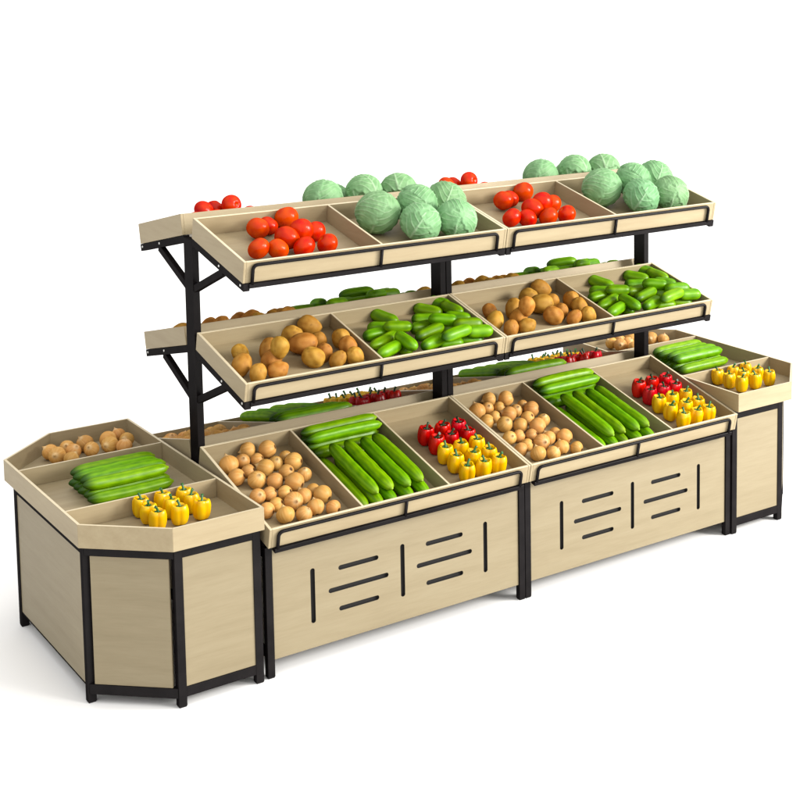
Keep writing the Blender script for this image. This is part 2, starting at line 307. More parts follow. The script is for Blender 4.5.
# ------------------------------------------------------------------ end cabinets with clipped corners
def inset(poly, t):
    n = len(poly); out = []
    for i in range(n):
        p0, p1, p2 = V(poly[i-1]), V(poly[i]), V(poly[(i+1)%n])
        e1, e2 = (p1 - p0).normalized(), (p2 - p1).normalized()
        n1, n2 = V((-e1.y, e1.x)), V((-e2.y, e2.x))
        bis = (n1 + n2).normalized(); out.append(tuple(p1 + bis * (t / bis.dot(n1))))
    return out
def cabinet(x_in, sg, label):
    """x_in = inner edge (beside the rack), sg = -1 for the one growing to the left"""
    root = empty('end_cabinet', (x_in, 0, 0), label, 'display cabinet', 'end cabinets with clipped corners closing the rack')
    D, c, L = .5726 * U, .2091 * U, .489 * U
    Dt, ct, Lt = .6079 * U, .2147 * U, .5095 * U
    def poly(D, c, L, g=0):
        P = [(g, -D), (L - c, -D), (L, -D + c), (L, D - c), (L - c, D), (g, D)]
        P = [(x * sg, y) for x, y in P]
        return P if sg > 0 else P[::-1]
    body = poly(D, c, L)
    # square legs, one inside every corner
    w = .026 * U
    for x, y in ((0, -D), (L - c, -D), (L, -D + c), (L, D - c), (L - c, D), (0, D)):
        xa, xb = (x, x + w) if x == 0 else (x - w, x)
        ya, yb = (y, y + w) if y < 0 else (y - w, y)
        xa, xb = sorted((xa * sg, xb * sg))
        MB().box((xa, ya, .004), (xb, yb, .5185 * U)).build('leg', METAL, root)
        MB().box((xa + .002, ya + .002, 0), (xb - .002, yb - .002, .004), bevel=0).build('leg_foot', FOOT_AND_SHADE, root)
    n = len(body)
    for i in range(n):
        a, b_ = V(body[i]), V(body[(i+1)%n]); e = (b_ - a).normalized(); nn = V((-e.y, e.x)); ln = (b_ - a).length
        outer = abs(a.x - b_.x) < 1e-6 and abs(a.x) > .1
        inner = abs(a.x - b_.x) < 1e-6 and abs(a.x) < .1
        def slab(name, z0, z1, off, th, e0, e1, mats, **k):
            if name == 'side_panel':
                o = MB().box((e0, off, z0), (ln - e1, off + th, z1), **k).build(name, mats, root, (a.x, a.y, 0))
                o.rotation_euler = (0, 0, math.atan2(e.y, e.x)); return
            q = [a + e * e0 + nn * off, a + e * (ln - e1) + nn * off, a + e * (ln - e1) + nn * (off + th), a + e * e0 + nn * (off + th)]
            MB().hexa([V((*p, z)) for z in (z0, z1) for p in q], **k).build(name, mats, root)
        slab('top_rail', .4800 * U, .5180 * U, .0015, .024, .004, .004, METAL)
        if not outer: slab('bottom_rail', .0315 * U, .0635 * U, .0015, .024, .004, .004, METAL)
        else: slab('bottom_lip', .0500 * U, .0550 * U, .0035, .012, w * .5, w * .5, METAL)
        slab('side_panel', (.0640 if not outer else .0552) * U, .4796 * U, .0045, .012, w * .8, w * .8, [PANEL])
    tp = poly(Dt, ct, Lt)
    ti = inset(tp, T); z0, z1 = .5189 * U, .5927 * U
    t = MB(); n = len(tp)
    for i in range(n):
        a, b_, c_, d_ = tp[i], tp[(i+1)%n], ti[(i+1)%n], ti[i]
        yy = abs(a[0] - b_[0]) < 1e-6
        t.hexa([V((*p, z)) for z in (z0, z1) for p in (a, b_, c_, d_)], mat=1 if yy else 0, top=2, bevel=.0008)
    t.prism(inset(tp, T + .0002), z0 + .001, z0 + .012)
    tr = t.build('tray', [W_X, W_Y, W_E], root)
    for yd in (.245 * U, -.249 * U):
        xa, xb = sorted((T * sg, (Lt - T) * sg))
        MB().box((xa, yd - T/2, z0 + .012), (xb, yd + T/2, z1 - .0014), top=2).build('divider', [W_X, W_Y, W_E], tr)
    return root
cabinet(-.0159 * U, -1, 'light wooden end cabinet with clipped corners at the near left end of the racks')
cabinet(2 * U + .0035, 1, 'light wooden end cabinet with clipped corners at the far right end of the racks')

# ------------------------------------------------------------------ produce meshes
def surf(name, fn, nu, nv, mat, smooth=True):
    """closed surface: fn(theta 0..pi, phi) -> (Vector, colour)"""
    vs = []; cols = []; faces = []
    def add(t, p):
        v, c = fn(t, p); vs.append(v); cols.append((*c, 1)); return len(vs) - 1
    top = add(0, 0); rings = [[add(math.pi * i / nv, 2 * math.pi * j / nu) for j in range(nu)] for i in range(1, nv)]; bot = add(math.pi, 0)
    for j in range(nu):
        k = (j + 1) % nu
        faces.append((top, rings[0][j], rings[0][k])); faces.append((bot, rings[-1][k], rings[-1][j]))
    for a, b in zip(rings, rings[1:]):
        for j in range(nu): faces.append((a[j], b[j], b[(j+1)%nu], a[(j+1)%nu]))
    me = bpy.data.meshes.new(name); me.from_pydata(vs, [], faces); me.update()
    ca = me.color_attributes.new('pigment', 'FLOAT_COLOR', 'POINT')
    for i, c in enumerate(cols): ca.data[i].color = c
    me.materials.append(mat)
    for p in me.polygons: p.use_smooth = smooth
    return me
def lerp(a, b, t): t = max(0, min(1, t)); return tuple(x + (y - x) * t for x, y in zip(a, b))
def sst(a, b, x): t = max(0, min(1, (x - a) / (b - a))); return t * t * (3 - 2 * t)
def sph(t, p): return V((math.sin(t) * math.cos(p), math.sin(t) * math.sin(p), math.cos(t)))
def onion_mesh(i):
    sd = V((i * 7.3, 1.1, i)); asp = random.uniform(.90, 1.02)
    def fn(t, p):
        q = sph(t, p); r = 1 + .025 * noise.noise(q * 1.6 + sd) + .006 * math.cos(p * 22)
        z = q.z * asp; rad = r
        v = V((q.x * r, q.y * r, z * r))
        if t < .34: v.z += .34 * (1 - t / .34) ** 1.6; v.x *= .80 + .20 * sst(0, .34, t); v.y *= .80 + .20 * sst(0, .34, t)   # dry neck
        if t > math.pi - .22: v.z += .10 * (1 - (math.pi - t) / .22)                          # root plate
        c = (.54, .285, .095)
        st = noise.noise(V((math.cos(p) * 9, math.sin(p) * 9, t * .7)) + sd)
        c = lerp(c, (.66, .41, .165), .5 + st * .9)
        c = lerp(c, (.50, .22, .06), .32 * (1 + math.cos(p * 22)) / 2 * math.sin(t))
        c = lerp(c, (.72, .53, .30), 1 - sst(.10, .55, t))
        if t < .13: c = (.55, .36, .17)
        c = lerp(c, (.07, .030, .014), sst(math.pi - .30, math.pi - .18, t))
        return v, c
    return surf('onion', fn, 40, 28, M_ON)
def tomato_mesh(i):
    sd = V((i * 3.1, 5, i)); asp = random.uniform(.86, .95)
    def fn(t, p):
        q = sph(t, p); r = 1 + .03 * noise.noise(q * 1.2 + sd) + .012 * math.cos(5 * p + i) * math.sin(t)
        v = V((q.x * r, q.y * r, q.z * r * asp))
        v.z -= .16 * math.exp(-(t / .26) ** 2)
        c = lerp((.60, .022, .003), (.74, .062, .006), .5 + noise.noise(q * 2 + sd))
        c = lerp(c, (.30, .16, .03), math.exp(-(t / .10) ** 2) * .9)
        return v, c
    return surf('tomato', fn, 36, 26, M_TO)
def potato_mesh(i):
    sd = V((i * 5.7, 2, i)); ax = V((random.uniform(.88, .98), random.uniform(.90, 1.0), random.uniform(1.10, 1.28)))
    eyes = [sph(random.uniform(.3, 2.8), random.uniform(0, 6.28)) for _ in range(7)]
    def fn(t, p):
        q = sph(t, p); r = 1 + .11 * noise.noise(q * 1.1 + sd) + .03 * noise.noise(q * 3.2 + sd)
        e = max(math.exp(-((q - w).length / .10) ** 2) for w in eyes); r -= .035 * e
        v = V((q.x * ax.x, q.y * ax.y, q.z * ax.z)) * r
        c = lerp((.45, .215, .050), (.62, .345, .095), .5 + .9 * noise.noise(q * 2.3 + sd))
        return v, lerp(c, (.20, .09, .03), e * .7)
    return surf('potato', fn, 36, 26, M_PO)
def cabbage_mesh(i):
    rnd = random.Random(40 + i); sd = V((i * 2.7, 9, i))
    leaves = []
    for k in range(8):
        ph = k * 2.4 + rnd.uniform(-.3, .3); th = rnd.uniform(.65, 1.25)
        c = sph(th, ph); up = (V((0, 0, 1)) - c * c.z).normalized(); up = (up + c.cross(up) * rnd.uniform(-.35, .35)).normalized()
        leaves.append((c, up, c.cross(up), rnd.uniform(.78, 1.0)))
    def fn(t, p):
        q = sph(t, p); lvl = 0; vein = 0; edge = 0
        for k, (c, up, sdv, R) in enumerate(leaves):
            cs = q.dot(c)
            if cs < .15: continue
            u = q.dot(up); w = q.dot(sdv); Rr = R * (1 + .07 * noise.noise(V((math.atan2(w, u) * 2.2, k * 3.0, i)))  + .025 * math.sin(math.atan2(w, u) * 13 + k))
            dd = math.hypot(u * .92, w)
            s_ = 1 - sst(Rr - .045, Rr + .01, dd)
            if s_ <= 0: continue
            wl = .028 + .03 * sst(-.2, -1, u)
            mid = math.exp(-(w / wl) ** 2) * (1 - sst(.45, .95, u / R))
            aw = abs(w); ln = (u - aw * 1.05 + .08 * math.sin(aw * 7 + k)) / .33 + (.4 if w > 0 else 0)
            fr = abs(ln - round(ln)) * .33
            side = math.exp(-(fr / .024) ** 2) * sst(0, .05, aw) * (1 - sst(.45, .95, aw / R)) * .75
            vn = max(mid, side); lvl = lvl * (1 - s_) + s_ * (.018 + .014 * k); vein = vein * (1 - s_) + s_ * vn
            edge = edge * (1 - s_) + s_ * sst(Rr - .17, Rr - .02, dd)
        r = .950 + lvl + .042 * vein + .022 * edge * (1 + noise.noise(q * 6 + sd)) + .020 * noise.noise(q * 2.4 + sd) + .012 * noise.noise(q * 9 + sd)
        c = lerp((.165, .335, .155), (.245, .450, .225), .5 + noise.noise(q * 3 + sd))
        c = lerp(c, (.46, .64, .42), vein * .72); c = lerp(c, (.26, .46, .25), edge * .45)
        v = V((q.x, q.y, q.z * .94)) * r
        return v, c
    return surf('cabbage', fn, 150, 110, M_CA)
def pepper_mesh(i, cols):
    sd = V((i * 4.4, 3, i)); lob = 4 if i % 3 else 3; ph0 = random.uniform(0, 6)
    def fn(t, p):
        # profile: wide shoulders, sunk stem end, slightly narrower base
        prof = math.sin(t) ** .46; zz = math.cos(t); zz = math.copysign(abs(zz) ** .62, zz)
        lobe = abs(math.cos((p + ph0) * lob / 2)) ** .8
        r = prof * (.80 + .20 * lobe) * (1 - .10 * sst(0, -1, zz)) * (1 + .04 * noise.noise(sph(t, p) * 1.4 + sd))
        z = zz + .03 * noise.noise(sph(t, p) * 1.3 + sd)
        z -= .30 * math.exp(-(t / .34) ** 2); z += .10 * lobe * math.exp(-((t - .62) / .3) ** 2)
        if t > 2.4: z += .18 * math.exp(-((math.pi - t) / .35) ** 2)
        v = V((r * math.cos(p), r * math.sin(p), (z + 1) * 1.02))
        c = lerp(cols[0], cols[1], .5 + .8 * noise.noise(sph(t, p) * 1.8 + sd)); c = lerp(cols[2], c, .35 + .65 * lobe)
        return v, c
    return surf('body', fn, 44, 30, M_BE)
def cuke_mesh(i, asp, ribs, dark_ends, bend, tone):
    """unit radius, half length = asp, along X"""
    sd = V((i * 6.1, 4, i)); sq = random.uniform(.92, 1.05); TL = 2.6
    def fn(t, p):
        x = -math.cos(t); s = math.sin(t)
        u = math.copysign(1 - (1 - abs(x)) ** .62, x) if abs(x) < 1 else x
        u = x * (1.0)
        L = asp; xx = u * L; e = abs(x)
        e1 = (L - abs(xx)) / (TL if L > 4 else 1.25); e1 = max(0, min(1, e1))
        rad = (1 - (1 - e1) ** 2.3) ** (.62 if L > 4 else .5)
        if L > 4 and x > .9: rad *= 1 - .30 * math.exp(-((x - .955) / .022) ** 2)
        rad *= 1 + .05 * noise.noise(V((xx * .6, 0, 0)) + sd) + .016 * math.cos(ribs * p) ; rad *= .93 + .07 * math.cos(x * 1.3)
        q = V((xx, math.cos(p) * rad * sq, math.sin(p) * rad))
        q.y += bend * (1 - x * x) * asp * .06; q.z += .02 * bend * math.sin(x * 3)
        st = .5 + .5 * math.cos(ribs * p + 1.5 * noise.noise(V((xx * .5, p, 0)) + sd))
        n_ = noise.noise(V((xx * .9, math.cos(p) * 1.5, math.sin(p) * 1.5)) + sd)
        c = lerp(tone[0], tone[1], .30 + .50 * st + .35 * n_)
        c = lerp(c, tone[2], dark_ends * (1 - sst(-.98, -.70, x)))
        c = lerp(c, tone[3], (sst(.80, .99, x)) * .7)
        return q, c
    nv = 44
    me = surf('cucumber', fn, 30, nv, M_CU)
    return me
ME = {'onion': [onion_mesh(i) for i in range(5)], 'tomato': [tomato_mesh(i) for i in range(4)],
      'potato': [potato_mesh(i) for i in range(6)], 'cabbage': [cabbage_mesh(i) for i in range(3)]}
YEL = ((.78, .42, .006), (.86, .56, .012), (.74, .32, .004)); RED = ((.52, .006, .008), (.62, .014, .012), (.38, .003, .006))
ME['yellow'] = [pepper_mesh(i, YEL) for i in range(4)]; ME['red'] = [pepper_mesh(i, RED) for i in range(4)]
GT = ((.080, .235, .008), (.245, .485, .022), (.015, .065, .006), (.18, .38, .03))
LT = ((.070, .225, .008), (.260, .510, .026), (.008, .045, .004), (.30, .46, .05))
ME['gherkin'] = [cuke_mesh(i, 2.35, 6, .8, random.uniform(-1, 1), GT) for i in range(5)]
ME['long'] = [cuke_mesh(i, 7.2, 9, .9, random.uniform(-.5, .5), LT) for i in range(4)]
def stem_mesh(i):
    m = MB(); a = random.uniform(0, 6.28); q = V((math.cos(a), math.sin(a), 0)); 
    m.tube([V((0, 0, 1.60)), V((0, 0, 1.85)), V((0, 0, 2.05)) + q * .06, V((0, 0, 2.28)) + q * .20, V((0, 0, 2.40)) + q * .34], [.30, .16, .13, .13, .17], 9)
    for k in range(5):
        b = a + k * 2 * math.pi / 5; w = V((math.cos(b), math.sin(b), 0))
        m.tube([w * .08 + V((0, 0, 1.78)), w * .28 + V((0, 0, 1.82)), w * .44 + V((0, 0, 1.86))], [.10, .09, .02], 6)
    me = bpy.data.meshes.new('stem'); m.bm.to_mesh(me); m.bm.free(); return me
ST = {'yellow': [stem_mesh(i) for i in range(4)], 'red': [stem_mesh(i) for i in range(4)]}
for c, mt in (('yellow', STEM), ('red', STEM_D)):
    for me in ST[c]: me.materials.append(mt)

# ------------------------------------------------------------------ placing and describing produce
ORD = ['', 'second', 'third', 'fourth', 'fifth', 'sixth', 'seventh', 'eighth', 'ninth']
def rowname(r, nr):
    if nr == 1: return ''
    if r == 0: return 'front'
    if r == nr - 1: return 'back'
    if nr == 3: return 'middle'
    return ORD[r] + ''
def colname(c, nc):
    if nc == 1: return 'only one'
    if c == 0: return 'leftmost'
    if c == nc - 1: return 'rightmost'
    if nc == 3: return 'middle one'
    if c <= nc // 2: return ORD[c] + ' from left'
    return ORD[nc - 1 - c] + ' from right'
def rows_of(pts, nr):
    """pts: list of (x, depth from the viewer's side); returns (row, col, ncols) for each"""
    idx = sorted(range(len(pts)), key=lambda i: pts[i][1]); n = len(idx); out = {}
    cuts = [round(n * r / nr) for r in range(nr + 1)]
    for r in range(nr):
        row = sorted(idx[cuts[r]:cuts[r+1]], key=lambda i: pts[i][0])
        for c, i in enumerate(row): out[i] = (r, c, len(row))
    return out
ORDER = []
def put(kind, mesh, loc, scale, basis=None, name=None, label='', cat='', group=''):
    o = bpy.data.objects.new(name or kind, mesh); COL.objects.link(o)
    M = (basis.to_4x4() if basis else Matrix.Identity(4))
    o.matrix_world = Matrix.Translation(loc) @ M @ Matrix.Diagonal((*([scale] * 3 if not isinstance(scale, tuple) else scale), 1))
    o['label'] = label; o['category'] = cat; o['group'] = group; ORDER.append(o)
    return o
def basis_x(d, spin):
    d = d.normalized(); y = d.orthogonal().normalized(); z = d.cross(y)
    y2 = y * math.cos(spin) + z * math.sin(spin); return Matrix((d, y2, d.cross(y2))).transposed()
def basis_z(d, spin):
    d = d.normalized(); x = d.orthogonal().normalized(); y = d.cross(x)
    x2 = x * math.cos(spin) + y * math.sin(spin); return Matrix((x2, d.cross(x2), d)).transposed()
def where(k, mi, m):
    side = 'near' if m == 1 else 'far'; half = 'left' if mi == 0 else 'right'
    lev = {1: 'base', 2: 'middle-shelf', 3: 'top-shelf'}[k]
    return side, half, lev
def rnd_sphere(): 
    return V((random.gauss(0, 1), random.gauss(0, 1), random.gauss(0, 1))).normalized()
BT = [(.115, .175, .042), (.195, .170, .042), (.250, .240, .042), (.352, .165, .042), (.325, .235, .042), (.170, .250, .042),
      (.156, .200, .086), (.275, .190, .098), (.232, .262, .088)]
def back_tomatoes():
    out = []
    for x, y, h in BT:
        b, d, n, L, H = frame(3); s = (-y - b.y) / d.y; z = (b - n * (H - .012) + d * s).z + h
        out.append((x, -y, z, x, -y, z, .041))
    return out
KINDS = {'onion': (1, 6, 'tan', 'onion'), 'tomato': (3, 3, 'red', 'tomato'), 'cabbage': (3, 2, 'green', 'cabbage'), 'potato': (2, 4, 'brown', 'potato')}
GRP = {'onion': 'onions heaped in the base bins', 'tomato': 'tomatoes in the top-shelf bins', 'cabbage': 'cabbages in the top-shelf bins', 'potato': 'potatoes in the middle-shelf bins'}
SEEN = set('cabbage.0.0.-1 cabbage.0.0.1 cabbage.0.1.-1 cabbage.0.1.1 cabbage.1.0.-1 cabbage.1.0.1 cabbage.1.1.-1 cabbage.1.1.1 cabbage.2.0.1 cabbage.2.1.-1 cabbage.2.1.1 cabbage.3.0.-1 cabbage.3.0.1 cabbage.3.1.1 cabbage.4.0.-1 cabbage.4.0.1 cabbage.4.1.-1 cabbage.4.1.1 cl.0.0 cl.0.1 cl.1.0 cl.1.1 cl.2.0 cl.2.1 cl.3.0 cl.3.1 cl.4.0 cl.4.1 cl.5.0 cl.5.1 cl.6.0 cl.6.1 cl.7.0 cl.7.1 cl.8.0 cl.8.1 co.0.0 co.0.1 co.1.0 co.1.1 co.10.0 co.10.1 co.11.0 co.11.1 co.2.0 co.2.1 co.3.0 co.3.1 co.4.0 co.4.1 co.5.0 co.6.0 co.6.1 co.7.0 co.8.0 co.9.0 cp.0.0.0 cp.0.0.1 cp.0.1.0 cp.0.1.1 cp.0.2.0 cp.0.2.1 cp.1.0.0 cp.1.0.1 cp.1.1.0 cp.1.1.1 cp.1.2.0 cp.1.2.1 cp.2.0.0 cp.2.0.1 cp.2.1.0 cp.2.1.1 cp.2.2.0 cp.2.2.1 gherkin.0.0.1 gherkin.0.1.1 gherkin.1.0.1 gherkin.1.1.1 gherkin.10.0.1 gherkin.10.1.1 gherkin.11.0.1 gherkin.11.1.1 gherkin.12.0.-1 gherkin.12.0.1 gherkin.12.1.-1 gherkin.12.1.1 gherkin.13.0.1 gherkin.13.1.1 gherkin.14.0.-1 gherkin.14.0.1 gherkin.14.1.-1 gherkin.14.1.1 gherkin.15.0.-1 gherkin.15.0.1 gherkin.15.1.-1 gherkin.15.1.1 gherkin.16.0.-1 gherkin.16.0.1 gherkin.16.1.-1 gherkin.16.1.1 gherkin.17.0.-1 gherkin.17.0.1 gherkin.17.1.-1 gherkin.17.1.1 gherkin.18.0.-1 gherkin.18.0.1 gherkin.18.1.-1 gherkin.18.1.1 gherkin.19.0.-1 gherkin.19.0.1 gherkin.19.1.-1 gherkin.19.1.1 gherkin.2.0.1 gherkin.2.1.1 gherkin.20.0.-1 gherkin.20.0.1 gherkin.20.1.-1 gherkin.20.1.1 gherkin.21.0.-1 gherkin.21.0.1 gherkin.21.1.-1 gherkin.21.1.1 gherkin.22.0.-1 gherkin.22.0.1 gherkin.22.1.-1 gherkin.22.1.1 gherkin.3.0.1 gherkin.3.1.1 gherkin.4.0.1 gherkin.4.1.1 gherkin.5.0.1 gherkin.5.1.1 gherkin.6.0.1 gherkin.6.1.1 gherkin.7.0.-1 gherkin.7.0.1 gherkin.7.1.-1 gherkin.7.1.1 gherkin.8.0.1 gherkin.8.1.1 gherkin.9.0.-1 gherkin.9.0.1 gherkin.9.1.-1 gherkin.9.1.1 long.0.0.1 long.0.1.1 long.1.0.1 long.1.1.1 long.10.0.1 long.10.1.1 long.11.0.1 long.11.1.1 long.12.0.-1 long.12.0.1 long.12.1.-1 long.12.1.1 long.13.0.-1 long.13.0.1 long.13.1.-1 long.13.1.1 long.2.0.1 long.2.1.1 long.3.0.1 long.3.1.1 long.4.0.1 long.4.1.1 long.5.0.-1 long.5.0.1 long.5.1.-1 long.5.1.1 long.6.0.-1 long.6.0.1 long.6.1.-1 long.6.1.1 long.7.0.-1 long.7.0.1 long.7.1.-1 long.7.1.1 long.8.0.-1 long.8.0.1 long.8.1.-1 long.8.1.1 long.9.0.1 long.9.1.1 onion.0.0.1 onion.0.1.1 onion.1.0.1 onion.1.1.1 onion.10.0.-1 onion.10.0.1 onion.10.1.-1 onion.10.1.1 onion.11.0.-1 onion.11.0.1 onion.11.1.1 onion.12.0.-1 onion.12.0.1 onion.12.1.1 onion.13.0.-1 onion.13.0.1 onion.13.1.-1 onion.13.1.1 onion.14.0.-1 onion.14.0.1 onion.14.1.-1 onion.14.1.1 onion.15.0.-1 onion.15.0.1 onion.15.1.-1 onion.15.1.1 onion.16.0.1 onion.16.1.1 onion.17.0.-1 onion.17.0.1 onion.17.1.1 onion.18.0.-1 onion.18.0.1 onion.18.1.-1 onion.18.1.1 onion.19.0.1 onion.19.1.-1 onion.19.1.1 onion.2.0.-1 onion.2.0.1 onion.2.1.1 onion.20.0.-1 onion.20.0.1 onion.20.1.-1 onion.20.1.1 onion.21.0.-1 onion.21.0.1 onion.21.1.-1 onion.21.1.1 onion.22.0.-1 onion.22.0.1 onion.22.1.1 onion.23.0.-1 onion.23.0.1 onion.23.1.-1 onion.23.1.1 onion.24.0.-1 onion.24.0.1 onion.24.1.-1 onion.24.1.1 onion.25.0.-1 onion.25.0.1 onion.25.1.-1 onion.25.1.1 onion.26.0.-1 onion.26.0.1 onion.26.1.-1 onion.26.1.1 onion.27.0.-1 onion.27.0.1 onion.27.1.1 onion.28.0.-1 onion.28.0.1 onion.28.1.1 onion.3.0.1 onion.3.1.1 onion.4.0.1 onion.4.1.1 onion.5.0.-1 onion.5.0.1 onion.5.1.-1 onion.5.1.1 onion.6.0.1 onion.6.1.1 onion.7.0.-1 onion.7.0.1 onion.7.1.-1 onion.7.1.1 onion.8.0.1 onion.8.1.1 onion.9.0.-1 onion.9.0.1 onion.9.1.1 pep.0.0.0.-1 pep.0.0.0.1 pep.0.0.1.-1 pep.0.0.1.1 pep.0.1.0.-1 pep.0.1.0.1 pep.0.1.1.-1 pep.0.1.1.1 pep.0.2.0.-1 pep.0.2.0.1 pep.0.2.1.-1 pep.0.2.1.1 pep.1.0.0.-1 pep.1.0.0.1 pep.1.0.1.-1 pep.1.0.1.1 pep.1.1.0.-1 pep.1.1.0.1 pep.1.1.1.-1 pep.1.1.1.1 pep.1.2.0.-1 pep.1.2.0.1 pep.1.2.1.-1 pep.1.2.1.1 pep.2.0.0.-1 pep.2.0.0.1 pep.2.0.1.-1 pep.2.0.1.1 pep.2.1.0.-1 pep.2.1.0.1 pep.2.1.1.-1 pep.2.1.1.1 pep.2.2.0.-1 pep.2.2.0.1 pep.2.2.1.-1 pep.2.2.1.1 pep.3.0.0.-1 pep.3.0.0.1 pep.3.0.1.-1 pep.3.0.1.1 pep.3.1.0.-1 pep.3.1.0.1 pep.3.1.1.-1 pep.3.1.1.1 pep.3.2.0.-1 pep.3.2.0.1 pep.3.2.1.-1 pep.3.2.1.1 pep.4.0.0.-1 pep.4.0.0.1 pep.4.0.1.-1 pep.4.0.1.1 pep.4.1.0.-1 pep.4.1.0.1 pep.4.1.1.-1 pep.4.1.1.1 pep.4.2.0.-1 pep.4.2.0.1 pep.4.2.1.-1 pep.4.2.1.1 potato.0.0.1 potato.0.1.1 potato.1.0.-1 potato.1.0.1 potato.1.1.-1 potato.1.1.1 potato.10.0.-1 potato.10.0.1 potato.10.1.-1 potato.10.1.1 potato.11.0.-1 potato.11.0.1 potato.11.1.-1 potato.11.1.1 potato.12.0.1 potato.12.1.1 potato.13.0.-1 potato.13.0.1 potato.13.1.-1 potato.13.1.1 potato.14.0.-1 potato.14.0.1 potato.14.1.-1 potato.14.1.1 potato.15.0.-1 potato.15.0.1 potato.15.1.-1 potato.15.1.1 potato.16.0.1 potato.16.1.1 potato.2.0.1 potato.2.1.1 potato.3.0.1 potato.3.1.1 potato.4.0.-1 potato.4.0.1 potato.4.1.1 potato.5.0.-1 potato.5.0.1 potato.5.1.-1 potato.5.1.1 potato.6.0.1 potato.6.1.1 potato.7.0.-1 potato.7.0.1 potato.7.1.-1 potato.7.1.1 potato.8.0.-1 potato.8.0.1 potato.8.1.-1 potato.8.1.1 potato.9.0.-1 potato.9.0.1 potato.9.1.-1 potato.9.1.1 tomato.0.0.-1 tomato.0.0.1 tomato.0.1.1 tomato.1.0.-1 tomato.1.0.1 tomato.1.1.1 tomato.2.0.1 tomato.2.1.1 tomato.3.0.-1 tomato.3.0.1 tomato.3.1.-1 tomato.3.1.1 tomato.4.0.1 tomato.4.1.1 tomato.5.0.1 tomato.5.1.1 tomato.6.0.-1 tomato.6.0.1 tomato.6.1.-1 tomato.6.1.1 tomato.7.0.-1 tomato.7.0.1 tomato.7.1.-1 tomato.7.1.1 tomato.8.0.-1 tomato.8.0.1 tomato.8.1.-1 tomato.8.1.1 tomato.9.0.1 tomato.9.1.1'.split())
def wanted(tag):
    """things on the far side that the racks hide completely are left out"""
    return SEEN is None or tag in SEEN
for kind, (k, nr, adj, word) in KINDS.items():
    for mi in (0, 1):
        for m in (1, -1):
            items = back_tomatoes() if (kind == 'tomato' and m == -1) else DATA[kind]
            if kind == 'potato' and m == -1:
                items = []
                for j, it in enumerate(DATA[kind]):
                    if j == 6: continue
                    y_ = -(.128 + (-it[1] - .11) * .75); z_ = it[2] + (y_ - it[1]) * .238; items.append((it[0], y_, z_, it[3], y_, z_, it[6]))
            keep = [(j, it) for j, it in enumerate(items) if wanted('%s.%d.%d.%d' % (kind, j, mi, m))]
            if not keep: continue
            n_r = max(1, min(nr, round(len(keep) * nr / len(items)) or 1))
            rc = rows_of([(it[0], -it[1] * m) for j, it in keep], n_r)
            side, half, lev = where(k, mi, m)
            for q, (j, it) in enumerate(keep):
                rng = random.Random(j * 13 + (k * 5)); r = it[6]
                P = V(((it[0] + it[3]) / 2 + mi * U, (it[1] + it[4]) / 2 * m, (it[2] + it[5]) / 2))
                row, col, nc = rc[q]
                rn = rowname(row, n_r)
                lab = '%s %s, %s%s, %s %s bin, %s rack' % (adj, word, colname(col, nc), (' in %s row' % rn) if rn else '', side, lev, half)
                me = ME[kind][(j * 7 + 3) % len(ME[kind])]
                if kind == 'onion':
                    a = rng.choice([(-.6, .55, -.25), (-.55, .3, .1), (.1, -.6, .75), (-.7, .6, -.1), (.2, -.75, .3), (-.4, .8, .35), (0, .3, .9)])
                    ax = (V(a) + V([rng.uniform(-.3, .3) for _ in range(3)])).normalized()
                elif kind == 'tomato': ax = V((rng.uniform(-.7, .7), rng.uniform(-.1, 1), rng.uniform(.1, .9)))
                elif kind == 'cabbage': ax = V((rng.uniform(-.2, .4), rng.uniform(-.75, -.3), 1.0))
                else: ax = V((rng.uniform(-1, 1), rng.uniform(-.6, .6), rng.uniform(-.3, 1.2)))
                ax.y *= m
                put(kind, me, P, r * ({'potato': 1.06, 'onion': 1.10, 'tomato': 1.07}.get(kind, 1.02) * (.94 if kind == 'cabbage' and m == -1 else 1)), basis_z(ax, rng.uniform(0, 6.28) if kind != 'cabbage' else 1.0 + j * .8), word, lab, word, GRP[kind])
# small cucumbers
its = DATA['gherkin']
for mi in (0, 1):
    for m in (1, -1):
        keep = [(j, it) for j, it in enumerate(its) if wanted('gherkin.%d.%d.%d' % (j, mi, m))]
        if not keep: continue
        n_r = max(1, round(len(keep) * 5 / len(its)))
        rc = rows_of([((it[0] + it[3]) / 2, -(it[1] + it[4]) / 2 * m) for j, it in keep], n_r)
        side, half, lev = where(2, mi, m)
        for q, (j, it) in enumerate(keep):
            a, b_ = V(it[:3]), V(it[3:6]); r = it[6]; P = (a + b_) / 2; d = b_ - a
            if d.length < .01: d = V((1, 0, 0))
            ln = max(d.length, .065) / 2 + r * 1.05
            if (j * 5) % 3 == 0: d = -d
            if m == -1: y_ = -(.122 + (-P.y - .073) * .70); P.z += (y_ - P.y) * .238; P.y = y_
            P.y *= m; d.y *= m; P.x += mi * U
            row, col, nc = rc[q]; rn = rowname(row, n_r)
            lab = 'stubby green cucumber, %s%s, %s middle-shelf bin, %s rack' % (colname(col, nc), (' in %s row' % rn) if rn else '', side, half)
            s = r * 1.10
            put('gherkin', ME['gherkin'][(j * 3) % 5], P, (ln / 2.35, s, s), basis_x(d, j * 1.3), 'small_cucumber', lab, 'cucumber', 'short cucumbers in the middle-shelf bins')
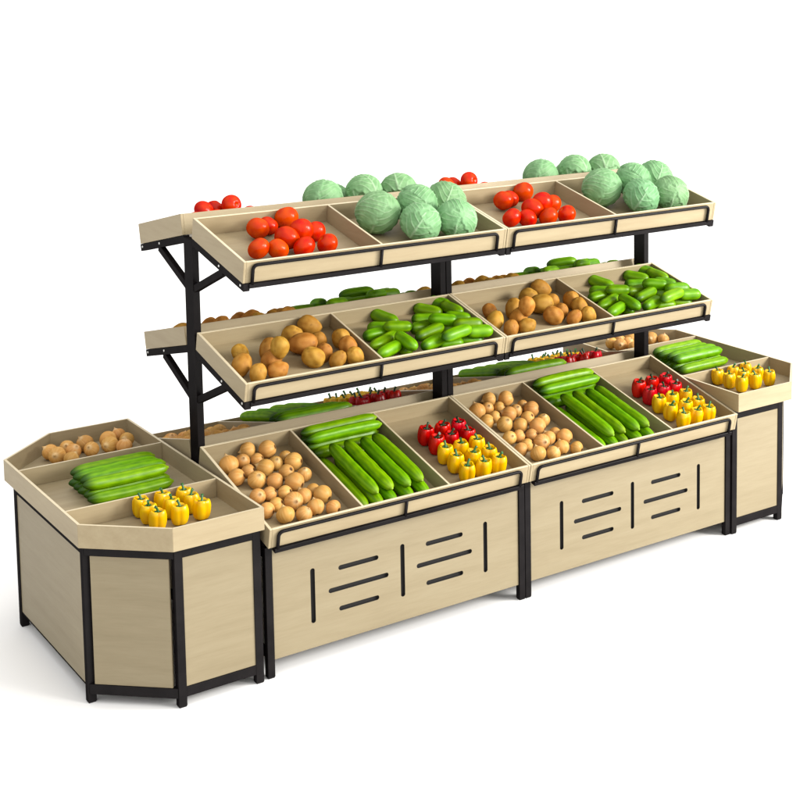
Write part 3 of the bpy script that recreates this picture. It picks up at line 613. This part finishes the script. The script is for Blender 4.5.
# long cucumbers in the base bins: a layer across at the back, two layers lengthwise in front
R = .0275
def long_cuke(A, B, i, tag, lab, grp):
    if not wanted(tag): return
    A, B = V(A), V(B); d = B - A
    put('long', ME['long'][i % 4], (A + B) / 2, (d.length / 2 / 7.2, R, R), basis_x(d, i * 1.7), 'long_cucumber', lab, 'cucumber', grp)
up_h = R + .046
LC = [('len', 1, x, .432 + dy, .425) for x, dy in ((.437, .0), (.505, .012), (.572, .004), (.642, .014), (.712, .016))] + \
     [('len', 2, x, .408 + dy, .425) for x, dy in ((.497, .004), (.566, 0), (.638, .006), (.704, -.004))] + \
     [('cross', 1, .603, s, .355) for s in (.046, .108, .172)] + [('cross', 2, .606, .060, .37), ('cross', 2, .600, .124, .365)]
CNT = {('len', 1): 5, ('len', 2): 4, ('cross', 1): 3, ('cross', 2): 2}
for mi in (0, 1):
    for m in (1, -1):
        seen = {}
        side, half, lev = where(1, mi, m)
        for i, (t, ly, x, s, ln) in enumerate(LC):
            h = R if ly == 1 else up_h; key = (t, ly); c = seen.get(key, 0); seen[key] = c + 1
            if t == 'len':
                A, B = fl_pt(1, x + mi * U + .004 * math.sin(i * 2.1), s - ln/2, h, m), fl_pt(1, x + mi * U + .004 * math.cos(i * 1.7), s + ln/2, h, m)
                lab = 'long cucumber, %s in %s lengthwise layer, %s base bin, %s rack' % (colname(c, CNT[key]), 'lower' if ly == 1 else 'upper', side, half)
            else:
                A, B = fl_pt(1, x + mi * U - ln/2, s + .004, h, m), fl_pt(1, x + mi * U + ln/2, s - .004, h, m)
                w = rowname(c if m == -1 else CNT[key] - 1 - c, CNT[key])
                lab = 'long cucumber lying crosswise, %s of %s crosswise layer, %s base bin, %s rack' % (w, 'lower' if ly == 1 else 'upper', side, half)
            long_cuke(A, B, i + mi * 3, 'long.%d.%d.%d' % (i, mi, m), lab, 'long cucumbers in the base bins')
# bell peppers stand in a grid
PN = [0]
def pepper(color, P, up, spin, tag, lab, grp, sz=1.0):
    if not wanted(tag): return
    PN[0] += 1; i = PN[0]
    o = bpy.data.objects.new('bell_pepper', None); COL.objects.link(o); o.empty_display_size = .03
    o.matrix_world = Matrix.Translation(P) @ basis_z(up, spin).to_4x4() @ Matrix.Diagonal((.0372 * sz, .0372 * sz, .0425 * sz, 1))
    o['label'] = lab; o['category'] = 'pepper'; o['group'] = grp; ORDER.append(o)
    b = bpy.data.objects.new('body', ME[color][i % 4]); COL.objects.link(b); b.parent = o
    s = bpy.data.objects.new('stem', ST[color][i % 4]); COL.objects.link(s); s.parent = o
for mi in (0, 1):
    for m in (1, -1):
        side, half, lev = where(1, mi, m)
        for r in range(5):
            for c in range(3):
                color = 'red' if r < 2 else 'yellow'
                s = .245 + r * .0865; x = .936 + c * .0815 + .004 * math.sin(r * 2 + c) + mi * U
                P = fl_pt(1, x, s, .001, m)
                _, d, n, _, _ = frame(1); up = V((random.uniform(-.06, .06), (n.y * .75) * m + random.uniform(-.05, .05), 1))
                rr = (r if color == 'red' else r - 2); nr = 2 if color == 'red' else 3
                rn = rowname(nr - 1 - rr if m == 1 else rr, nr)
                lab = 'glossy %s bell pepper, %s in %s row, %s base bin, %s rack' % (color, colname(c, 3), rn + (' ' + color if rn else ''), side, half)
                pepper(color, P, up, random.uniform(0, 6.28), 'pep.%d.%d.%d.%d' % (r, c, mi, m), lab, '%s bell peppers in the base bins' % color)
ZF = .5189 * U + .012
for ci, (ox, px_, nm) in enumerate(((-.348, .0855, 'left'), (2.622, .0955, 'right'))):
    for r in range(3):
        for c in range(3):
            P = V((ox + c * px_, -.335 - r * .0865, ZF + .001))
            lab = 'yellow bell pepper, %s in %s row, near compartment of the %s end cabinet' % (colname(c, 3), rowname(2 - r, 3), nm)
            pepper('yellow', P, V((random.uniform(-.07, .07), random.uniform(-.07, .07), 1)), random.uniform(0, 6.28), 'cp.%d.%d.%d' % (r, c, ci), lab, 'yellow bell peppers in the end cabinets', .92)
# long cucumbers and onions of the end cabinets
CO = [(-.409, .587), (-.401, .515), (-.33, .611), (-.325, .540), (-.255, .604), (-.255, .520), (-.365, .440), (-.157, .597), (-.098, .641), (-.088, .560), (-.175, .520), (-.130, .470)]
for ci, (dx, dy, nm) in enumerate(((0, 0, 'left'), (3.045, .015, 'right'))):
    for i in range(9):
        up = i >= 5; j = i - 5 if up else i; n_ = 4 if up else 5
        y = (.135 - j * .060) if up else (.150 - j * .060)
        z = ZF + (up_h if up else R); x0 = -.470 + .006 * math.sin(i * 3); ln = .352
        w = rowname(n_ - 1 - j, n_)
        lab = 'long cucumber, %s of the %s layer, middle compartment of the %s end cabinet' % (w, 'upper' if up else 'lower', nm)
        long_cuke((x0 + dx, y + dy - .004, z), (x0 + ln + dx, y + dy + .006, z), i + 2 * ci, 'cl.%d.%d' % (i, ci), lab, 'long cucumbers in the end cabinets')
    keep = [i for i in range(len(CO)) if wanted('co.%d.%d' % (i, ci))]
    n_r = 3 if len(keep) > 6 else 1
    rc = rows_of([(CO[i][0], CO[i][1]) for i in keep], n_r)
    for q, i in enumerate(keep):
        x, y = CO[i]; rng = random.Random(i * 3 + 1); r = .034 + .003 * math.sin(i * 2)
        row, col, nc = rc[q]; rn = rowname(row, n_r)
        lab = 'tan onion, %s%s, far compartment of the %s end cabinet' % (colname(col, nc), (' in %s row' % rn) if rn else '', nm)
        put('onion', ME['onion'][i % 5], V((x + dx, y, ZF + r)), r, basis_z(V((rng.uniform(-1, 1), rng.uniform(-1, .4), rng.uniform(-.2, 1))), 0), 'onion', lab, 'onion', 'onions in the end cabinets')

# ------------------------------------------------------------------ light
w = bpy.data.worlds.new('World'); sc.world = w; w.use_nodes = True
nt = w.node_tree; bg = nt.nodes['Background']
tc = N(nt, 'ShaderNodeTexCoord'); dt = N(nt, 'ShaderNodeVectorMath', operation='DOT_PRODUCT')
kd = V((.50, -.50, .70)).normalized(); dt.inputs[1].default_value = kd
nt.links.new(tc.outputs['Generated'], dt.inputs[0])
mr = N(nt, 'ShaderNodeMapRange'); mr.inputs[1].default_value = -1; mr.inputs[2].default_value = 1
mr.inputs[3].default_value = WLO = .08; mr.inputs[4].default_value = 1.5
nt.links.new(dt.outputs['Value'], mr.inputs[0]); nt.links.new(mr.outputs[0], bg.inputs['Strength'])
bg.inputs['Color'].default_value = (1, .985, .96, 1)
def area(name, loc, target, size, power, col):
    l = bpy.data.lights.new(name, 'AREA'); l.shape = 'DISK'; l.size = size; l.energy = power; l.color = col
    o = bpy.data.objects.new(name, l); COL.objects.link(o); o.location = loc
    o.rotation_euler = (V(target) - V(loc)).to_track_quat('-Z', 'Y').to_euler(); return o
area('softbox', (6.6, -5.4, 3.2), (1.1, 0, .7), 2.4, 600, (1, .975, .93))
sl = bpy.data.lights.new('sun', 'SUN'); sl.energy = 1.0; sl.angle = math.radians(14); sl.color = (1, .97, .91)
so = bpy.data.objects.new('sun', sl); COL.objects.link(so); so.location = (4, -5, 5)
so.rotation_euler = (-V((.50, -.78, .37))).to_track_quat('-Z', 'Y').to_euler()

# ------------------------------------------------------------------ camera
F = dict(f=1480.9227, cx=650.3987, cy=135.4876, yaw=.6765, pitch=-.1079, p=(-1.8965, -4.8997, 2.2639))
F.update({'f': 1480.9227032904091, 'cx': 650.3986681748092, 'cy': 135.4875954396883, 'yaw': 0.6764791624638335, 'pitch': -0.10789912977541877, 'p': (-1.8964950290301912, -4.89972000536486, 2.2639461146252335)})
cam = bpy.data.cameras.new('camera'); co = bpy.data.objects.new('camera', cam); COL.objects.link(co)
cp, sp = math.cos(F['pitch']), math.sin(F['pitch']); cy_, sy = math.cos(F['yaw']), math.sin(F['yaw'])
fwd = V((sy * cp, cy_ * cp, sp)); rt = V((cy_, -sy, 0)); up = rt.cross(fwd)
M = Matrix((rt, up, -fwd)).transposed().to_4x4(); M.translation = V(F['p']) * U
co.matrix_world = M
cam.sensor_width = 36; cam.lens = F['f'] / 800 * 36
cam.shift_x = (400 - F['cx']) / 800; cam.shift_y = (F['cy'] - 400) / 800
cam.clip_start = .1; cam.clip_end = 2000
sc.camera = co
sc.render.engine = 'CYCLES'; sc.render.resolution_x = sc.render.resolution_y = 1024
sc.cycles.max_bounces = 8; sc.cycles.diffuse_bounces = 5
sc.view_settings.view_transform = 'Standard'; sc.view_settings.look = 'None'
sc.view_settings.exposure = .44; sc.view_settings.gamma = 1
